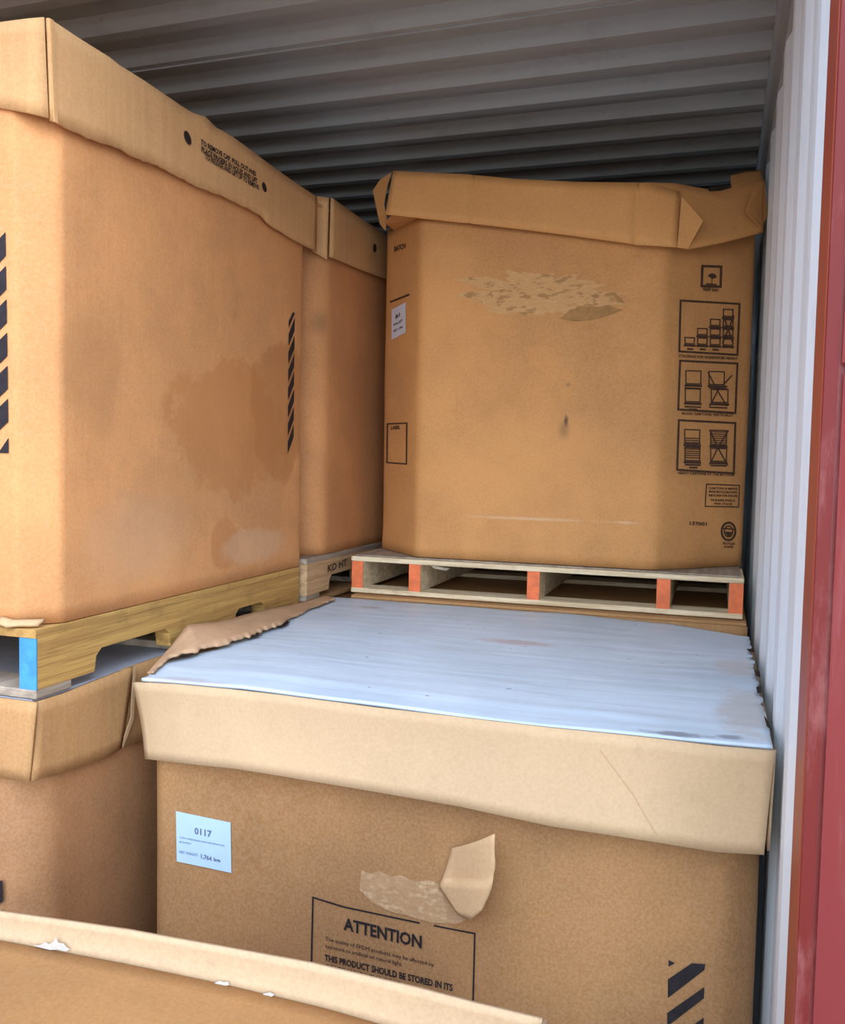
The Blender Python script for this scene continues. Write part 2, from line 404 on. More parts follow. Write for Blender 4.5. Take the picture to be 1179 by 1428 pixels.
def text_geo(s, bold):
    key = (s, bold)
    if key not in _tc:
        cu = bpy.data.curves.new('t', 'FONT'); cu.body = s; cu.size = 1; cu.offset = .03 if bold else 0.0; cu.resolution_u = 2
        o = bpy.data.objects.new('t', cu); sc.collection.objects.link(o)
        dg = bpy.context.evaluated_depsgraph_get(); me = bpy.data.meshes.new_from_object(o.evaluated_get(dg))
        vs = [tuple(v.co) for v in me.vertices]; fs = [tuple(p.vertices) for p in me.polygons]
        bpy.data.objects.remove(o); bpy.data.curves.remove(cu); bpy.data.meshes.remove(me)
        _tc[key] = (vs, fs)
    return _tc[key]
def text(bm, surf, s, p0, p1, hpx, bold=True, upv=None):
    """write s from p0 to p1 (baseline ends), capitals hpx tall at the start"""
    vs, fs = text_geo(s, bold)
    xs = [v[0] for v in vs]; x0, x1 = min(xs), max(xs); cap = .73
    a, b = surf(*p0), surf(*p1); up = (surf(p0[0], p0[1]-hpx)-a)
    up = Vector((0, 0, up.length)) if abs(up.z) > .5*up.length else up
    n = (b-a).cross(up).normalized()
    bb = []
    for v in vs:
        t = (v[0]-x0)/(x1-x0); q = lerp(a, b, t) + up*(v[1]/cap)
        bb.append(bm.verts.new(q + n*.0006))
    for f in fs:
        try: bm.faces.new([bb[i] for i in f])
        except ValueError: pass
def print_obj(name, bm, mat, parent): return link(name, bm, mat, parent)

# sheets: skirts of lids and loose flaps, given by top and bottom edge
def sheet(name, top, bot, mat, parent, thick=.006, seed=0, amp=.002, step=.03, rows=6, tooth=0.0, bulge=0.0):
    LT = sum((b-a).length for a, b in zip(top[:-1], top[1:]))
    n = max(2, int(LT/step)); bm = bmesh.new(); g = []
    if len(top) == len(bot):
        T, B = [], []
        for (a, b), (c, d) in zip(zip(top[:-1], top[1:]), zip(bot[:-1], bot[1:])):
            k = max(1, int(math.ceil((b-a).length/step)))
            for i in range(k): T.append(lerp(a, b, i/k)); B.append(lerp(c, d, i/k))
        T.append(top[-1]); B.append(bot[-1])
    else:
        T = [along(top, i/n) for i in range(n+1)]; B = [along(bot, i/n) for i in range(n+1)]
    for i, (t, b) in enumerate(zip(T, B)):
        tt = (T[min(i+1, len(T)-1)]-T[max(i-1, 0)]); nn = tt.cross(b-t).normalized()
        col = []
        for r in range(rows+1):
            s = r/rows; q = lerp(t, b, s)
            q = q + nn*(amp*noise.noise(q*6+Vector((seed, 0, 0))) + bulge*math.sin(math.pi*s))
            if r == rows and tooth: q = q + (b-t).normalized()*tooth*(noise.noise(q*60)+1.2*noise.noise(q*17))
            col.append(bm.verts.new(q))
        g.append(col)
    for a, b in zip(g[:-1], g[1:]):
        for r in range(rows): bm.faces.new([a[r], a[r+1], b[r+1], b[r]])
    o = link(name, bm, mat, parent, True)
    md = o.modifiers.new('thickness', 'SOLIDIFY'); md.thickness = thick; md.offset = 0
    return o
def coons(name, front, back, mat, parent, thick, seed, amp, n=60, ragged=(0, 0, 0, 0), fn=None):
    """a board between two edges; ragged = (front, right, back, left)"""
    bm = bmesh.new(); g = []
    for j in range(n+1):
        v = j/n; row = []
        for i in range(n+1):
            u = i/n; q = lerp(along(front, u), along(back, u), v)
            w = amp*(noise.noise(Vector((q.x*4+seed, q.y*4, 0))) + .4*noise.noise(Vector((q.x*5, q.y*24, seed))))
            q = q + Vector((0, 0, w))
            e = ragged
            if j == 0 and e[0]: q.y -= e[0]*noise.noise(q*22)
            if j == n and e[2]: q.y += e[2]*noise.noise(q*22)
            if i == n and e[1]: q.x += e[1]*noise.noise(q*26)
            if i == 0 and e[3]: q.x -= e[3]*noise.noise(q*26)
            if fn: q = fn(u, v, q)
            row.append(bm.verts.new(q))
        g.append(row)
    for a, b in zip(g[:-1], g[1:]):
        for i in range(n): bm.faces.new([a[i], a[i+1], b[i+1], b[i]])
    o = link(name, bm, mat, parent, True)
    md = o.modifiers.new('thickness', 'SOLIDIFY'); md.thickness = thick; md.offset = -1
    return o
def slab(name, pts, off, mat, parent, bev=0):
    bm = bmesh.new(); extrude_poly(bm, pts, off); fixn(bm)
    if bev: bmesh.ops.bevel(bm, geom=list(bm.edges), offset=bev, segments=2, affect='EDGES')
    return link(name, bm, mat, parent)
V = Vector
NX, NY = V((1, 0, 0)), V((0, -1, 0))

# ---------------------------------------------------------------- pallets
def board(parent, name, a, b, mat, bev=.002, jit=0):
    bm = bmesh.new(); box(bm, a, b); fixn(bm)
    bmesh.ops.bevel(bm, geom=list(bm.edges), offset=bev, segments=1, affect='EDGES')
    return link(name, bm, mat, parent)
def notched(parent, x0, x1, y0, y1, z0, z1, mat, notches):
    pts = [V((x0, y0, z0))]
    for a, b, h in notches:
        pts += [V((x0, a, z0)), V((x0, a+.006, z0+h*.7)), V((x0, a+.022, z0+h)), V((x0, b-.022, z0+h)), V((x0, b-.006, z0+h*.7)), V((x0, b, z0))]
    pts += [V((x0, y1, z0)), V((x0, y1, z1)), V((x0, y0, z1))]
    bm = bmesh.new(); extrude_poly(bm, pts, V((x1-x0, 0, 0))); fixn(bm)
    return link('stringer', bm, mat, parent)
def pallet_y(label, x0, x1, y0, y1, z0, mat, top, paint, group=None):
    """stringers run into the container, notched on their lower edge"""
    t = thing('wooden_pallet', V(((x0+x1)/2, y0, z0)), label, 'pallet', group)
    zb, zs, zt = z0+.017, z0+.112, z0+.128
    w = .038
    for i, x in enumerate((x0, (x0+x1)/2-w/2, x1-w)):
        s = notched(t, x, x+w, y0+.004, y1-.004, zb, zs, mat, ((y0+.16, y0+.42, .044), (y0+.70, y0+.86, .040)))
        if paint:
            bm = bmesh.new(); box(bm, (x, y0+.0015, zb), (x+w, y0+.0045, zs)); link('painted_end', bm, paint, s)
    for a in (y0, y0+.455, y1-.10): board(t, 'bottom_board', (x0, a, z0), (x1, a+.095, zb), M_woodG)
    ys = [y0 + i*(y1-y0)/8 for i in range(8)]; wy = (y1-y0)/8 - .0015
    for a in ys: board(t, 'deck_board', (x0, a, zs), (x1, a+wy, zt), top, .001)
    return t

# ---------------------------------------------------------------- the boxes
G_OCT = None
def hazard(bm, surf_pts):
    for q in surf_pts: bm.faces.new([bm.verts.new(p) for p in q])

# 1. near upper left box
t = thing('pallet_box', V((.55, .6, 1.343)), 'large octagonal kraft box nearest on upper left, lid with two finger holes and small print', 'cardboard box')
B = Body(.02, 1.085, .065, 1.128, 1.339, 2.395, (.055, .055, .010, .010), 1, .0035, .012)
bd = B.make(M_left, t)
sideP = PL(V((1.085, 0, 0)), NX)
sf = B.on(sideP, NX)
# hazard strips
bm = bmesh.new()
for k in range(8):
    z = 1.668 + k*.0505
    def pt(y, zz): q = V((1.085, y, zz)); return q + NX*(disp(q, 1, .0035)+.0016)
    hazard(bm, [[pt(1.035, z), pt(1.072, z+.048 if k < 8 else z), pt(1.072, z+.085), pt(1.035, z+.034)]] if k < 7 else [[pt(1.035, z), pt(1.072, z+.048), pt(1.060, z+.048), pt(1.035, z+.02)]])
print_obj('hazard_stripes', bm, M_ink, bd)
bm = bmesh.new()
for k in range(7):
    z = 1.652 + k*.0595
    def pt(x, zz): q = V((x, .065, zz)); return q + NY*(disp(q, 1, .0035)+.0016)
    if k == 0: hazard(bm, [[pt(.990, z+.004), pt(1.014, z+.004), pt(1.014, z+.032)]])
    else: hazard(bm, [[pt(.93, z-.062), pt(1.014, z+.002), pt(1.014, z+.044), pt(.93, z-.020)]])
print_obj('hazard_stripes', bm, M_ink, bd)
# crushed, peeled foot of the corner
sheet('torn_foot', [V((1.0, .060, 1.352)), V((1.03, .058, 1.349)), V((1.075, .085, 1.350))], [V((1.0, .045, 1.3425)), V((1.03, .040, 1.3425)), V((1.075, .065, 1.3425))], M_pale, bd, .006, 3, .004, .012, 3, .006)
# lid
lid = slab('lid', [V((.02, .068, 2.400)), V((1.09, .068, 2.400)), V((1.09, 1.16, 2.400)), V((.02, 1.16, 2.400))], V((0, 0, .006)), M_lid, t)
LX = lambda px, py: X(1.100, px, py)
LF = lambda px, py: Y(.058, px, py)
top = [V((.014, .058, LF(-160, 44).z)), LF(-160, 44), LF(0, 32), LF(40, 27), X(1.095, 62, 25)]
bot = [V((.014, .058, LF(-160, 140).z)), LF(-160, 140), LF(0, 151), LF(40, 158), X(1.096, 68, 165)]
sheet('lid_skirt', top, bot, M_lid, lid, .006, 11, .002)
top = [LX(66, 25), LX(110, 54), LX(150, 79), LX(165, 91), LX(200, 113), LX(250, 147), LX(268, 158), LX(285, 163), LX(300, 178), LX(322, 190), LX(360, 218), LX(400, 247), LX(441, 275)]
bot = [LX(71, 170), LX(112, 188), LX(155, 204), LX(168, 210), LX(200, 224), LX(242, 242), LX(258, 250), LX(274, 258), LX(300, 270), LX(330, 284), LX(364, 300), LX(377, 315), LX(441, 352)]
sheet('lid_skirt', top, bot, M_lid, lid, .006, 13, .0025, .02, 6, .004)
for cx_, cy_, rx, ry, tl in ((262, 192, 4.2, 10.0, .30), (369, 261, 2.8, 7.0, .22)):
    bm = bmesh.new(); pxpoly(bm, lambda px, py: X(1.1052, px, py), [(cx_+rx*math.cos(a)+ry*tl*math.sin(a), cy_+ry*math.sin(a)) for a in [i*math.pi/10 for i in range(20)]])
    print_obj('finger_hole', bm, M_holeshade, lid)
lf = lambda px, py: X(1.1052, px, py)
bm = bmesh.new()
for s, a, b in (('TO REMOVE CAP, PULL OUT AND', (280, 201), (357, 246)), ('PLACE FINGERS IN HOLES AND LIFT', (281, 211), (359, 256)), ('TO RELEASE AND LIFT UP TO REMOVE', (286, 221), (361, 265))):
    text(bm, lf, s, a, b, 7.5)
print_obj('printed_text', bm, M_ink, lid)
slab('skirt_fold', [LX(67, 26)+V((.005, 0, 0)), LX(72, 29)+V((.005, 0, 0)), LX(78, 173)+V((.005, 0, 0)), LX(73, 170)+V((.005, 0, 0))], V((-.003, 0, 0)), M_lid, lid)

pallet_y('yellowed wooden pallet with a blue painted end under the near upper left box', .02, 1.085, .05, 1.12, 1.209, M_woodY, M_woodY, M_blue)

# 2. second upper left box
t = thing('pallet_box', V((.55, 1.7, 1.37)), 'upper left kraft box behind the nearest one, half hidden between it and the back box', 'cardboard box')
B = Body(.02, 1.095, 1.178, 2.22, 1.359, 2.40, (.085, .085, .06, .06), 2, .0035, .03)
bd = B.make(M_left2, t)
lid = slab('lid', [V((.02, 1.19, 2.405)), V((1.095, 1.19, 2.405)), V((1.095, 2.25, 2.405)), V((.02, 2.25, 2.405))], V((0, 0, .006)), M_lid, t)
C1, C2 = V((1.045, 1.185, 0)), V((1.112, 1.245, 0))
pc = PL(C1, (C2-C1).cross(V((0, 0, 1))))
sheet('lid_skirt', [pc(436, 273), pc(459, 276)], [pc(434, 350), pc(456, 362)], M_lid, lid, .005, 21, .001, .01)
L2 = lambda px, py: X(1.113, px, py)
sheet('lid_skirt', [L2(462, 276), L2(500, 303), L2(537, 327), L2(575, 350)], [L2(460, 358), L2(500, 375), L2(539, 390), L2(575, 406)], M_lid, lid, .005, 23, .002)
bm = bmesh.new(); pxpoly(bm, lambda a, b: X(1.119, a, b), [(523+2.2*math.cos(a), 346+6*math.sin(a)) for a in [i*math.pi/8 for i in range(16)]]); print_obj('finger_hole', bm, M_holeshade, lid)
pt2 = pallet_y('tan wooden pallet under the half hidden second upper left box', .03, 1.10, 1.135, 2.22, 1.2305, M_woodT, M_woodG, None)
bm = bmesh.new(); sP = lambda a, b: X(1.1012, a, b)
text(bm, sP, 'KD HT', (457, 798), (484, 788), 10)
print_obj('stamp', bm, M_inksoft, pt2)

# 3. back box
t = thing('pallet_box', V((1.73, 1.9, 1.36)), 'kraft octagonal box at the back with scuffed front and stacking pictograms on its right face', 'cardboard box')
BX = Body(1.175, 2.325, 1.36, 2.46, 1.358, 2.412, (.19, .24, .2, .2), 4, .0035, .022)
bd = BX.make(M_back, t)
nR = V((1, -1, 0)).normalized(); nL = V((-1, -1, 0)).normalized()
sR = BX.on(PL(V((2.085, 1.36, 0)), nR), nR); sL = BX.on(PL(V((1.365, 1.36, 0)), nL), nL); sF = BX.on(PL(V((0, 1.36, 0)), NY), NY)
bm = bmesh.new()
def rect(bm, s, a, b, c, d, w=1.6): stroke(bm, s, [a, b, c, d, a], w)
rect(bm, sR, (980, 371), (1006, 372), (1005, 400), (979, 399), 2.6)
pxpoly(bm, sR, [(987, 385), (990, 382), (994, 381), (998, 383), (1000, 387), (994, 389)])
stroke(bm, sR, [(993, 387), (993, 397)], .8); stroke(bm, sR, [(986, 396), (999, 397)], 1.4)
text(bm, sR, 'KEEP DRY', (981, 405), (1003, 407), 4)
print_obj('pictogram', bm, M_inksoft, bd); bm = bmesh.new()
rect(bm, sR, (950, 419), (1031, 424), (1028, 495), (948, 490), 2.2)
def crate(bm, s, x, y, w, h, pal=True):
    rect(bm, s, (x, y-h), (x+w, y-h+.6), (x+w-.5, y+.6), (x, y), 1.3)
    if pal:
        stroke(bm, s, [(x-.5, y+2.5), (x+w, y+3.2)], 2.4)
for i, nst in enumerate((1, 2, 3, 4)):
    x = 956 + i*17.6
    for k in range(nst): crate(bm, sR, x, 479+i*.7 - k*13.4, 13.2, 8.5 if k < 3 else 9.5)
for i in range(3): stroke(bm, sR, [(960+i*17.6, 486.5+i*.5), (966+i*17.6, 487+i*.5)], 2.0)
stroke(bm, sR, [(1009, 441), (1022, 479)], 1.6); stroke(bm, sR, [(1023, 441), (1008, 478)], 1.6)
text(bm, sR, 'STACKING FOR WAREHOUSE HEIGHT', (947, 498), (1028, 502), 4)
print_obj('pictogram', bm, M_inksoft, bd); bm = bmesh.new()
rect(bm, sR, (949, 503), (1028, 507), (1025, 576), (946, 571), 2.2)
crate(bm, sR, 957, 535, 21, 18); crate(bm, sR, 956, 560, 21, 18)
for yy in (537, 541, 563, 567): stroke(bm, sR, [(956, yy), (977, yy+1)], 1.6)
stroke(bm, sR, [(962, 571), (971, 571)], 2)
crate(bm, sR, 989, 536, 21, 18); crate(bm, sR, 992, 561, 23, 18)
for yy in (538, 541, 564, 568): stroke(bm, sR, [(990, yy), (1013, yy+1)], 1.6)
stroke(bm, sR, [(988, 520), (1000, 544), (1013, 566)], 1.5); stroke(bm, sR, [(1020, 524), (1001, 545), (990, 566)], 1.5)
text(bm, sR, 'ALIGN CARTONS VERTICALLY', (950, 578), (1022, 581), 4)
print_obj('pictogram', bm, M_inksoft, bd); bm = bmesh.new()
rect(bm, sR, (947, 586), (1025, 590), (1023, 660), (944, 655), 2.2)
crate(bm, sR, 955, 618, 21, 19); crate(bm, sR, 955, 642, 21, 18)
for yy in (611, 614, 617, 620, 623, 626, 629, 632, 635, 638, 645, 648): stroke(bm, sR, [(956, yy), (976, yy+.6)], 1.1 if yy not in (620, 623, 645, 648) else 1.8)
stroke(bm, sR, [(962, 652), (971, 652)], 2)
crate(bm, sR, 991, 620, 22, 20); crate(bm, sR, 991, 643, 22, 18)
for yy in (602, 605, 608, 611, 614, 617, 620, 623, 646, 649): stroke(bm, sR, [(992, yy), (1012, yy+.6)], 1.1 if yy < 618 else 1.8)
stroke(bm, sR, [(990, 600), (1001, 625), (1014, 648)], 1.6); stroke(bm, sR, [(1015, 601), (1001, 624), (990, 647)], 1.6)
text(bm, sR, 'HEAVY CARTONS AT THE BOTTOM', (945, 661), (1023, 664), 4)
print_obj('pictogram', bm, M_inksoft, bd)
bm = bmesh.new()
rect(bm, sR, (985, 675), (1031, 677), (1030, 707), (983, 706), 1.2)
for i, s in enumerate(('CARTON IS MADE', 'FROM RECYCLABLE PAPER', 'RETURN OR REUSE', 'PLEASE FOLD', 'AND STACK')):
    y = 682+i*5.0+(1.5 if i > 2 else 0); m_ = (0, 0, 0, 3, 7)[i]
    text(bm, sR, s, (988+m_, y), (1028-m_, y+1), 3)
print_obj('printed_panel', bm, M_inksoft, bd); bm = bmesh.new()
text(bm, sR, '137001', (961, 732), (985, 733), 5)
print_obj('printed_code', bm, M_inksoft, bd); bm = bmesh.new()
for rr, w in ((10.2, 2.2), (6.2, 1.3)):
    stroke(bm, sR, [(1016+rr*.95*math.cos(a), 741+rr*1.2*math.sin(a)) for a in [i*math.pi/10 for i in range(21 if rr > 7 else 21)]], w)
stroke(bm, sR, [(1009, 737), (1023, 738)], 1.5); pxpoly(bm, sR, [(1010, 741), (1022, 742), (1017, 748), (1015, 748)])
text(bm, sR, 'RECYCLED', (1008, 759), (1025, 760), 3.2); text(bm, sR, 'PAPER', (1010, 764), (1023, 764), 3)
print_obj('recycling_mark', bm, M_inksoft, bd)
bm = bmesh.new()
stroke(bm, sL, [(546, 421), (571, 411)], 2.0); print_obj('printed_line', bm, M_inksoft, bd); bm = bmesh.new()
rect(bm, sL, (541, 591), (568, 590), (567, 647), (540, 645), 1.6); text(bm, sL, 'LABEL', (546, 599), (559, 598), 5)
print_obj('printed_frame', bm, M_inksoft, bd); bm = bmesh.new()
text(bm, sL, 'BATCH', (551, 351), (567, 346), 7)
print_obj('printed_code', bm, M_inksoft, bd)
sk = lambda a, b: sL(a, b) + nL*.002
o = slab('paper_label', [sk(548, 432), sk(567, 422), sk(567, 464), sk(548, 474)], nL*-.0012, M_stick2, bd); o['label'] = 'small white paper label'
bm = bmesh.new(); sk2 = lambda a, b: sL(a, b) + nL*.0026
text(bm, sk2, 'B1', (554, 445), (560, 441), 5); text(bm, sk2, 'PALLET', (551, 455), (564, 448), 3); text(bm, sk2, 'NET 1,764', (551, 464), (564, 457), 3)
print_obj('label_print', bm, M_inksoft, o)
# scuffed patch with torn liner
def blob(surf, cx_, cy_, rx, ry, seed, n=60, rag=.25, sk=0.0):
    pts = []
    for i in range(n):
        a = 2*math.pi*i/n; k = 1+rag*noise.noise(V((math.cos(a)*3+seed, math.sin(a)*3, seed)))+rag*.6*noise.noise(V((math.cos(a)*11+seed, math.sin(a)*11, seed)))
        x = rx*k*math.cos(a); pts.append((cx_+x, cy_+ry*k*math.sin(a)+sk*x))
    return pts
def patch(name, surf, outlines, mat, parent, n, th=.0012):
    bm = bmesh.new()
    for pts in outlines: extrude_poly(bm, [surf(*p) for p in pts], n*-th)
    fixn(bm); return link(name, bm, mat, parent)
sF2 = lambda a, b: sF(a, b)+NY*.0012
def scuff(name, base, dark, lite, sc3, t0, t1):
    mt, nt, b = newmat(name); pos = geo(nt)
    n1 = noise_tex(nt, pos, 1.0, 6, .7, sc3); n2 = noise_tex(nt, pos, 1.0, 5, .7, tuple(v*2.3 for v in sc3))
    col = mixc(nt, ramp(nt, n2, .45, .7), base, lite)
    col = mixc(nt, math_(nt, 'MULTIPLY', ramp(nt, n1, t0, t1), .75), col, dark)
    nt.links.new(col, b.inputs['Base Color']); b.inputs['Roughness'].default_value = .85
    bp = nt.nodes.new('ShaderNodeBump'); bp.inputs['Strength'].default_value = .8; bp.inputs['Distance'].default_value = .004
    nt.links.new(n1, bp.inputs['Height']); nt.links.new(bp.outputs[0], b.inputs['Normal'])
    return mt
patch('scuffed_patch', sF, [blob(sF, 758, 411, 99, 29, 3, 160, .45, .04)], scuff('kraft_scuff', (.58, .315, .122), (.33, .16, .055), (.63, .365, .155), (22, 22, 60), .53, .58), bd, NY)
for pts in ([(784, 443), (791, 436), (796, 432), (812, 427), (835, 428), (850, 425), (858, 430), (869, 432), (845, 441), (825, 446), (803, 448), (790, 446), (780, 444)],
    [(842, 411), (850, 408), (858, 408), (863, 413), (872, 423), (862, 421), (857, 413)]):
    patch('torn_liner', sF2, [pts], M_torn, bd, NY, .0008)
# lid: long front skirt, side skirt splayed at left, crushed right corner
lid = slab('lid', [V((1.28, 1.345, 2.405)), V((2.05, 1.345, 2.39)), V((2.30, 1.58, 2.37)), V((2.30, 2.46, 2.40)), V((1.22, 2.46, 2.40)), V((1.22, 1.42, 2.40))], V((0, 0, .005)), M_lidback, t)
fy = lambda y: (lambda a, b: Y(y, a, b))
sheet('lid_skirt', [Y(1.352, 549, 239), Y(1.350, 640, 243), Y(1.350, 657, 244), Y(1.358, 660, 245), Y(1.350, 664, 245), Y(1.345, 720, 250), Y(1.345, 800, 254), Y(1.345, 886, 255), Y(1.353, 890, 255), Y(1.345, 894, 255), Y(1.345, 904, 255), Y(1.360, 949, 268)],
      [Y(1.325, 538, 299), Y(1.322, 640, 310), Y(1.322, 652, 311), Y(1.329, 655, 311), Y(1.322, 659, 312), Y(1.325, 720, 319), Y(1.328, 800, 329), Y(1.325, 880, 340), Y(1.333, 884, 341), Y(1.325, 888, 342), Y(1.322, 896, 342), Y(1.330, 944, 345)], M_lidback, lid, .006, 31, .002, .02)
pS = PL(V((1.27, 1.36, 0)), V((-.35, -1, 0)))
pf = PL(V((1.24, 1.43, 0)), V((-.5, -.87, 0)))
slab('corner_flap', [pf(*q) for q in [(520, 266), (530, 251), (546, 240), (540, 262), (536, 285), (540, 304), (538, 322), (530, 312)]], V((-.001, .003, 0)), M_lidback, lid)
# crushed corner
q0, q1, q2 = Y(1.342, 902, 256), Y(1.352, 951, 267), V((0, 0, 0))
A1, A2 = Y(1.375, 925, 256), Y(1.45, 1000, 266)
sheet('corner_flap', [Y(1.345, 906, 255), Y(1.37, 940, 256), Y(1.44, 985, 264), Y(1.50, 1018, 261), Y(1.60, 1066, 251)],
      [Y(1.335, 944, 345), Y(1.340, 950, 346), Y(1.35, 960, 348), Y(1.42, 1005, 339), Y(1.53, 1064, 324)], M_lidback, lid, .006, 35, .002, .015, 8, 0, .004)
slab('corner_flap', [Y(1.333, 951, 274), Y(1.350, 981, 308), Y(1.336, 960, 347), Y(1.326, 945, 345)], V((0, .003, 0)), M_lidback, lid)
slab('corner_flap', [Y(1.56, 1052, 258), Y(1.60, 1067, 252), Y(1.585, 1071, 300), Y(1.52, 1062, 318), Y(1.49, 1041, 296)], V((-.002, .002, 0)), M_lidback, lid)
sheet('corner_flap', [Y(1.66, 1019, 246), Y(1.68, 1040, 240), Y(1.72, 1062, 238)], [Y(1.61, 1020, 262), Y(1.62, 1040, 258), Y(1.66, 1064, 256)], M_lidback, lid, .005, 38, .002, .02)
bm = bmesh.new(); sl = lambda a, b: Y(1.40, a, b)
pxpoly(bm, sl, [(987, 263), (994, 261), (1010, 259), (1021, 258), (1020, 262), (1005, 266), (990, 267)]); print_obj('slot_hole', bm, M_holeshade, lid)
# pallet under back box: five stringers run in, orange painted ends
t = thing('wooden_pallet', V((1.74, 1.338, 1.235)), 'pale wooden pallet with orange painted ends under the back box', 'pallet')
zb, zs = 1.252, 1.336
for xa in (1.160, 1.351, 1.722, 2.094, 2.288):
    bm = bmesh.new(); box(bm, (xa, 1.342, zb), (xa+.037, 2.50, zs)); s = link('stringer', bm, M_woodP, t)
    bm = bmesh.new(); box(bm, (xa, 1.3385, zb), (xa+.037, 1.342, zs)); link('painted_end', bm, M_orange, s)
for y in (1.336, 1.50, 1.72, 1.90, 2.12, 2.41): board(t, 'deck_board', (1.158, y, zs), (2.326, y+(.12 if y < 1.4 else .09), 1.351), M_woodP)
for y in (1.336, 1.85, 2.41): board(t, 'bottom_board', (1.158, y, 1.237), (2.326, y+.09, zb), M_woodP)
slab('splinter', [Y(1.334, 600, 788), Y(1.334, 628, 793), Y(1.334, 622, 796), Y(1.334, 606, 793)], V((0, .003, 0)), M_woodG, t)
# board liner sheet between pallet and box
o = slab('cardboard_liner', [V((1.17, 1.345, 1.352)), V((2.318, 1.345, 1.352)), V((2.318, 2.44, 1.352)), V((1.17, 2.44, 1.352))], V((0, 0, .004)), M_woodG, None)
o['label'] = 'thin brown board sheet poking out between back box and its orange ended pallet'; o['category'] = 'cardboard sheet'

# 4. lower left box
t = thing('pallet_box', V((.55, .6, .12)), 'lower left kraft box carrying the pallet with the blue painted end', 'cardboard box')
B = Body(.02, 1.070, .055, 1.12, .122, 1.19, (.05, .05, .05, .05), 6, .004, .03)
bd = B.make(M_low, t)
lid = slab('lid', [V((.01, .05, 1.199)), V((1.076, .05, 1.199)), V((1.076, 1.125, 1.199)), V((.01, 1.125, 1.199))], V((0, 0, .009)), M_liner, t)
def cap(q): q.z = min(q.z, 1.2085); return q
LL = lambda px, py: cap(X(1.083, px, py)); LLF = lambda px, py: cap(Y(.040, px, py))
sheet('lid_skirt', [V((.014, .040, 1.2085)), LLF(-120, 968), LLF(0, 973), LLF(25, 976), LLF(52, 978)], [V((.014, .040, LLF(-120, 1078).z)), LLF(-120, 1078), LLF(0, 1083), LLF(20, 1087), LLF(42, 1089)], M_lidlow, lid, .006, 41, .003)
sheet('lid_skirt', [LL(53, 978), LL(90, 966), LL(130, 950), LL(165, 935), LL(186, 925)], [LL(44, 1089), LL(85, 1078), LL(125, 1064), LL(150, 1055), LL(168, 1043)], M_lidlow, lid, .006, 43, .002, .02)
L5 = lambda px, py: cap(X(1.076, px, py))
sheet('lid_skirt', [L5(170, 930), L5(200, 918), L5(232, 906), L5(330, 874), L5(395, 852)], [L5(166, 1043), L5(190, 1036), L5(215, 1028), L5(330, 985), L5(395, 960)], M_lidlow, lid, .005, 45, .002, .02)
slab('skirt_fold', [LL(184, 926)+V((.0035, 0, 0)), LL(188, 925)+V((.0035, 0, 0)), LL(185, 1003)+V((.0035, 0, 0)), LL(170, 1042)+V((.0035, 0, 0)), LL(167, 1040)+V((.0035, 0, 0)), LL(181, 1001)+V((.0035, 0, 0))], V((-.002, 0, 0)), M_pale, lid)
bm = bmesh.new()
for k in range(4):
    z = .815 - k*.0575
    hazard(bm, [[V((.90, .0505, z-.052)), V((1.005, .0505, z+.002)), V((1.005, .0505, z+.044)), V((.90, .0505, z-.012))]])
print_obj('hazard_stripes', bm, M_ink, bd)

# 5. white topped box with the notice
t = thing('pallet_box', V((1.76, .75, .12)), 'lower right kraft box with sagging white top, torn flap and printed attention notice', 'cardboard box')
BA = Body(1.188, 2.335, .236, 1.20, .122, 1.19, (.03, .05, .05, .05), 8, .003, .02)
bd = BA.make(M_att, t)
sA = BA.on(PL(V((0, .236, 0)), NY), NY)
bm = bmesh.new()
stroke(bm, sA, [(434, 1428), (437, 1251), (480, 1264), (585, 1286)], 1.8); print_obj('notice_frame', bm, M_ink, bd); bm = bmesh.new(); stroke(bm, sA, [(607, 1290), (663, 1301), (658, 1480)], 1.8)
print_obj('notice_frame', bm, M_ink, bd); bm = bmesh.new()
text(bm, sA, 'ATTENTION', (480, 1295), (589, 1321), 17)
print_obj('notice_heading', bm, M_ink, bd); bm = bmesh.new()
text(bm, sA, 'The quality of EPDM products may be affected by', (455, 1310), (606, 1347), 5.5, False)
text(bm, sA, 'exposure to artificial or natural light.', (455, 1320), (562, 1346), 5.5, False)
text(bm, sA, 'THIS PRODUCT SHOULD BE STORED IN ITS', (454, 1338), (632, 1381), 9)
text(bm, sA, 'ORIGINAL PACKAGING', (454, 1351), (560, 1377), 9)
print_obj('notice_text', bm, M_ink, bd)
bm = bmesh.new()
for pts in ([(933, 1338), (942, 1342), (933, 1347)], [(932, 1365), (965, 1342), (984, 1343), (983, 1351), (932, 1391)],
            [(931, 1412), (983, 1375), (982, 1391), (931, 1431)], [(930, 1455), (982, 1418), (981, 1436), (930, 1474)], [(930, 1500), (981, 1462), (981, 1480), (930, 1518)]):
    pxpoly(bm, sA, pts)
print_obj('hazard_stripes', bm, M_ink, bd)
sA2 = lambda a, b: sA(a, b)+NY*.0010
o = slab('paper_label', [sA2(246, 1131), sA2(322, 1147), sA2(323, 1217), sA2(247, 1201)], NY*-.0010, M_sticker, bd); o['label'] = 'white paper label'
bm = bmesh.new(); sA3 = lambda a, b: sA(a, b)+NY*.0014
text(bm, sA3, '0117', (272, 1162), (296, 1167), 9); text(bm, sA3, 'Color masterbatch and resin blend mix', (251, 1168), (314, 1180), 3, False)
text(bm, sA3, 'granules', (251, 1174), (267, 1177), 3, False)
text(bm, sA3, 'NET WEIGHT:', (251, 1189), (277, 1194), 4, False); text(bm, sA3, '1,764', (281, 1196), (296, 1200), 6); text(bm, sA3, 'kgs', (299, 1200), (308, 1202), 5)
print_obj('label_print', bm, plain('label_ink', (.14, .16, .24), .6, .1), o)
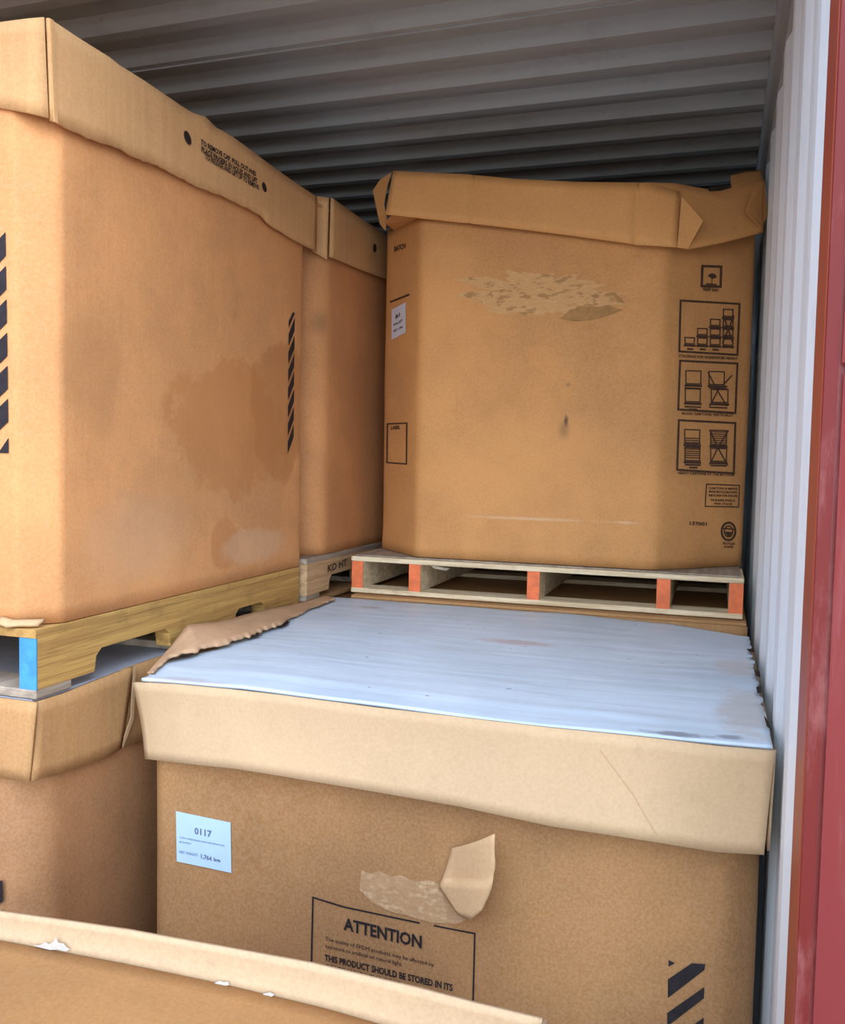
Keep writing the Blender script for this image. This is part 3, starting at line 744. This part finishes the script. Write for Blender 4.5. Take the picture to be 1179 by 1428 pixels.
# scuff, peeled paper and the curled flap
patch('scuffed_patch', sA, [[(505, 1213), (518, 1218), (530, 1214), (545, 1222), (560, 1220), (580, 1229), (600, 1227), (622, 1236), (650, 1282), (640, 1287), (605, 1286), (575, 1278), (545, 1270), (520, 1258), (502, 1240)]], scuff('kraft_peel', (.40, .24, .115), (.28, .15, .06), (.54, .37, .21), (30, 20, 45), .60, .68), bd, NY, .0006)
def curl(px, py):   # loose paper bending away from the face towards its right side
    s = max(0, min(1, (px-(612 if py > 1230 else 628))/72.0)); q = Y(.236, px, py)
    return Y(.236-.012-.055*math.sin(s*1.5)**1.2, px, py)
tp = [(630, 1183), (650, 1178), (668, 1172), (690, 1163)]; mid = [(622, 1213), (645, 1213), (668, 1212), (690, 1213)]; mi2 = [(612, 1238), (636, 1240), (660, 1241), (685, 1242)]; bt = [(640, 1277), (648, 1280), (656, 1283), (672, 1270)]
bm = bmesh.new(); rowsx = []
for ra, rb in ((tp, mid), (mid, mi2), (mi2, bt)):
    for k in range(5 if rb is not bt else 6):
        s = k/5; rr = []
        for i in range(13):
            u = i/12*3; j = min(2, int(u)); f_ = u-j
            ax, ay = lerp(ra[j][0], ra[j+1][0], f_), lerp(ra[j][1], ra[j+1][1], f_); bx, by = lerp(rb[j][0], rb[j+1][0], f_), lerp(rb[j][1], rb[j+1][1], f_)
            px, py = lerp(ax, bx, s), lerp(ay, by, s)
            if i == 12: px += 1.5*noise.noise(V((py*.2, 0, 0)))
            rr.append(bm.verts.new(curl(px, py)))
        rowsx.append(rr)
for a, b in zip(rowsx[:-1], rowsx[1:]):
    for i in range(12): bm.faces.new([a[i], b[i], b[i+1], a[i+1]])
o = link('torn_flap', bm, M_pale, bd, True); md = o.modifiers.new('thickness', 'SOLIDIFY'); md.thickness = .0015
o['label'] = 'pale curled paper flap torn from the face'
# lid
ZT = 1.226
zt = lambda px, py, z=ZT: Z(z, px, py)
FR = [(192, 948), (330, 958), (460, 975), (600, 993), (760, 1013), (900, 1027), (1080, 1044)]
front = [Y(.208, *p) for p in FR]
for v in front: v.z = min(max(v.z, 1.21), 1.228)
back = [V((1.14, 1.285, ZT)), V((1.5, 1.29, ZT)), V((1.9, 1.285, ZT)), V((2.15, 1.25, ZT)), V((2.325, 1.15, ZT))]
front2 = [V((v.x, v.y+.012, v.z-.001)) for v in front]
def white_fn(u, v, q):
    # left edge follows the torn line, right edge is ragged
    L = [zt(205, 940), zt(232, 915), zt(300, 901), zt(345, 880), zt(388, 864), zt(430, 842), zt(462, 831)]
    Rr = [zt(1081, 1043), zt(1074, 1012), zt(1062, 975), zt(1056, 945), zt(1048, 915), zt(1045, 885)]
    a, b = along(L, v), along(Rr, v)
    if v > .02:
        q.x = lerp(a.x, b.x, u) if True else q.x
        if u in (0, 1) or u < .02 or u > .98: q.x += (.012 if u < .5 else -.006)*noise.noise(V((0, q.y*30, u*9)))*(1 if u < .5 else 1.5)
    q.z += -.006*math.sin(math.pi*u)*math.sin(math.pi*min(1, v*1.3)) + (.0025*math.exp(-((v-.10)/.02)**2))
    q.x = min(q.x, 2.343)
    return q
lid = coons('lid', front2, back, M_white, t, .006, 2.0, .003, 90, (0, 0, .01, 0), white_fn)
lid['label'] = 'white coated sagging lid top'
BR = [(204, 1058), (330, 1072), (400, 1083), (520, 1103), (640, 1124), (770, 1152), (900, 1172), (1000, 1188), (1066, 1192)]
FT = [(186, 951), (320, 961), (390, 969), (520, 986), (640, 1000), (770, 1015), (900, 1028), (1000, 1040), (1081, 1047)]
from mathutils.bvhtree import BVHTree
FT = FT[:1]+[(210, 952), (245, 954)]+FT[1:]; BR = BR[:1]+[(222, 1060), (250, 1063)]+BR[1:]
sk_ = sheet('lid_skirt', [Y(.232 if i == 0 else .217 if i == 1 else .207 if i == 2 else .205, *p) for i, p in enumerate(FT)], [Y(.226 if i == 0 else .210 if i == 1 else .196 if i == 2 else (.185 if p[0] < 1000 else .195), *p) for i, p in enumerate(BR)], M_lidatt, lid, .006, 51, .003, .02, 8, 0, .004)
# diagonal fold mark pressed into the skirt
bv = BVHTree.FromPolygons([v.co+t.location for v in sk_.data.vertices], [tuple(p.vertices) for p in sk_.data.polygons])
def on_skirt(a, b):
    h = bv.ray_cast(CAM, ray(a, b).normalized())[0]
    return (h if h else Y(.19, a, b)) + V((0, -.0034, 0))
bm = bmesh.new(); stroke(bm, on_skirt, [(838, 1046), (862, 1078), (884, 1108), (900, 1136), (918, 1166)], 1.3)
print_obj('crease', bm, kraft('kraft_crease', (.40, .27, .15)), lid)
sheet('lid_skirt', [V((2.346, .215, 1.222)), V((2.347, .24, 1.205)), V((2.347, .5, 1.20)), V((2.343, 1.15, 1.20))], [V((2.343, .213, 1.062)), V((2.343, .24, 1.065)), V((2.343, .5, 1.07)), V((2.341, 1.15, 1.07))], M_lidatt, lid, .004, 52, .001, .04)
sheet('lid_skirt', [V((1.186, .24, 1.205)), V((1.17, .5, 1.21)), V((1.17, 1.2, 1.21))], [V((1.186, .24, 1.08)), V((1.175, .5, 1.08)), V((1.175, 1.2, 1.08))], M_lidatt, lid, .004, 53, .001, .04)
# brown torn flap lifted along the left edge
outer = [Z(1.222, 205, 938), X(1.112, 236, 905), X(1.102, 262, 873), X(1.102, 300, 868), X(1.102, 345, 857), X(1.102, 380, 848), X(1.104, 420, 841), X(1.108, 455, 831)]
inner = [zt(214, 936, 1.229), zt(236, 916, 1.232), zt(278, 906, 1.234), zt(318, 896, 1.234), zt(362, 882, 1.234), zt(392, 870, 1.234), zt(428, 850, 1.233), zt(466, 836, 1.231)]
sheet('torn_flap', outer, inner, kraft('kraft_flap', (.50, .33, .20), streak=(60, 8, 8), var=.15), lid, .005, 55, .004, .008, 5, .012)
rnd = random.Random(3)
for (pts, z) in (([(238, 918), (262, 908), (282, 903), (268, 912)], 1.2300), ([(345, 882), (360, 880), (362, 886), (350, 888)], 1.2300), ([(385, 870), (398, 864), (404, 868), (392, 874)], 1.2300)):
    bm = bmesh.new(); extrude_poly(bm, [Z(z+.001, *p) for p in pts], V((0, 0, -.001))); fixn(bm); link('tear_hole', bm, M_holeshade, lid)
for (pts, z) in (([(1052, 934), (1060, 936), (1061, 944), (1055, 942)], 0), ([(1055, 958), (1062, 956), (1062, 966), (1057, 966)], 0), ([(1066, 998), (1072, 1006), (1077, 1018), (1070, 1012)], 0), ([(1042, 905), (1052, 905), (1053, 909), (1046, 908)], 0)):
    bm = bmesh.new(); extrude_poly(bm, [Z(1.2325, *p) for p in pts], V((0, 0, -.001))); fixn(bm); link('tear_hole', bm, M_holeshade, lid)

# 6. lower box under the back pallet
t = thing('pallet_box', V((1.74, 1.9, .12)), 'lowest kraft box at the back, only its lid edge shows beneath the orange ended pallet', 'cardboard box')
B = Body(1.19, 2.32, 1.33, 2.46, .122, 1.20, (.05, .05, .05, .05), 12, .003, .02); B.make(M_low, t)
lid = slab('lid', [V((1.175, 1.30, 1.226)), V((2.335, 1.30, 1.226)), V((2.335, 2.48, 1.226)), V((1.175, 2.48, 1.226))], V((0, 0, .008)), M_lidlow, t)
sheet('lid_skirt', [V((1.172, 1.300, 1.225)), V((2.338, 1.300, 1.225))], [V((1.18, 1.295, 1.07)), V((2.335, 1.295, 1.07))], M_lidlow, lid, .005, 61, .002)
# 7. lower left second box
t = thing('pallet_box', V((.55, 1.7, .12)), 'lower left kraft box behind the front one, hidden beneath the tan pallet', 'cardboard box')
B = Body(.02, 1.09, 1.145, 2.22, .122, 1.205, (.05, .05, .05, .05), 14, .003, .02); B.make(M_low, t)
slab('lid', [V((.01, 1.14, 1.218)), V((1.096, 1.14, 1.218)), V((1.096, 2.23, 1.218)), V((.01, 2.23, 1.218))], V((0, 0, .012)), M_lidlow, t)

# 8. foreground box
t = thing('pallet_box', V((1.5, -.75, -.16)), 'foreground kraft box at the bottom edge with a pale raised rim and white worn spots', 'cardboard box')
RT = [(-190, 1252), (0, 1271), (180, 1297), (310, 1320), (436, 1343), (583, 1377), (662, 1398), (757, 1421)]
RB = [(-190, 1280), (0, 1312), (180, 1345), (308, 1373), (455, 1407), (529, 1428), (640, 1460), (752, 1492)]
top = [Y(-.265, *p) for p in RT]; bot = [Y(-.272, *p) for p in RB]
x0, x1 = top[0].x, top[-1].x
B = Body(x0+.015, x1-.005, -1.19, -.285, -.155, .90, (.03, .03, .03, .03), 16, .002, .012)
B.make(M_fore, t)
back_e = [v+V((0, -.004, .003)) for v in bot]
front_e = [V((p.x, -1.2, .935)) for p in back_e]
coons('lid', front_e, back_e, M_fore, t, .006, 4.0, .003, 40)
rim = sheet('rim_flap', top, bot, M_rim, t, .006, 71, .002, .02, 5, 0, .003); rim['label'] = 'pale raised rim'
sheet('skirt', [V((x1+.004, top[-1].y, top[-1].z)), V((x1+.004, -1.2, .938))], [V((x1+.002, top[-1].y, .86)), V((x1+.002, -1.2, .83))], M_rim, t, .005, 73, .001)
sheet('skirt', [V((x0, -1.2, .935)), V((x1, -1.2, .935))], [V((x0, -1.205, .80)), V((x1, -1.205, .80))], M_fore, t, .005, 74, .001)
sR_ = lambda a, b: Y(-.2775, a, b)
M_worn = plain('worn_white', (.50, .46, .40), .9, .06, 60)
outs = [[(46, 1319), (56, 1318), (62, 1314), (68, 1317), (74, 1313), (78, 1308), (81, 1315), (88, 1316), (93, 1322), (97, 1324), (92, 1327), (80, 1324), (70, 1325), (58, 1322)],
        [(299, 1371), (306, 1368), (312, 1370), (318, 1369), (320, 1374), (311, 1375), (303, 1373)], [(367, 1386), (376, 1384), (383, 1387), (378, 1391), (368, 1390)]]
for q in outs: patch('worn_spot', sR_, [q], M_worn, t, NY, .0008)
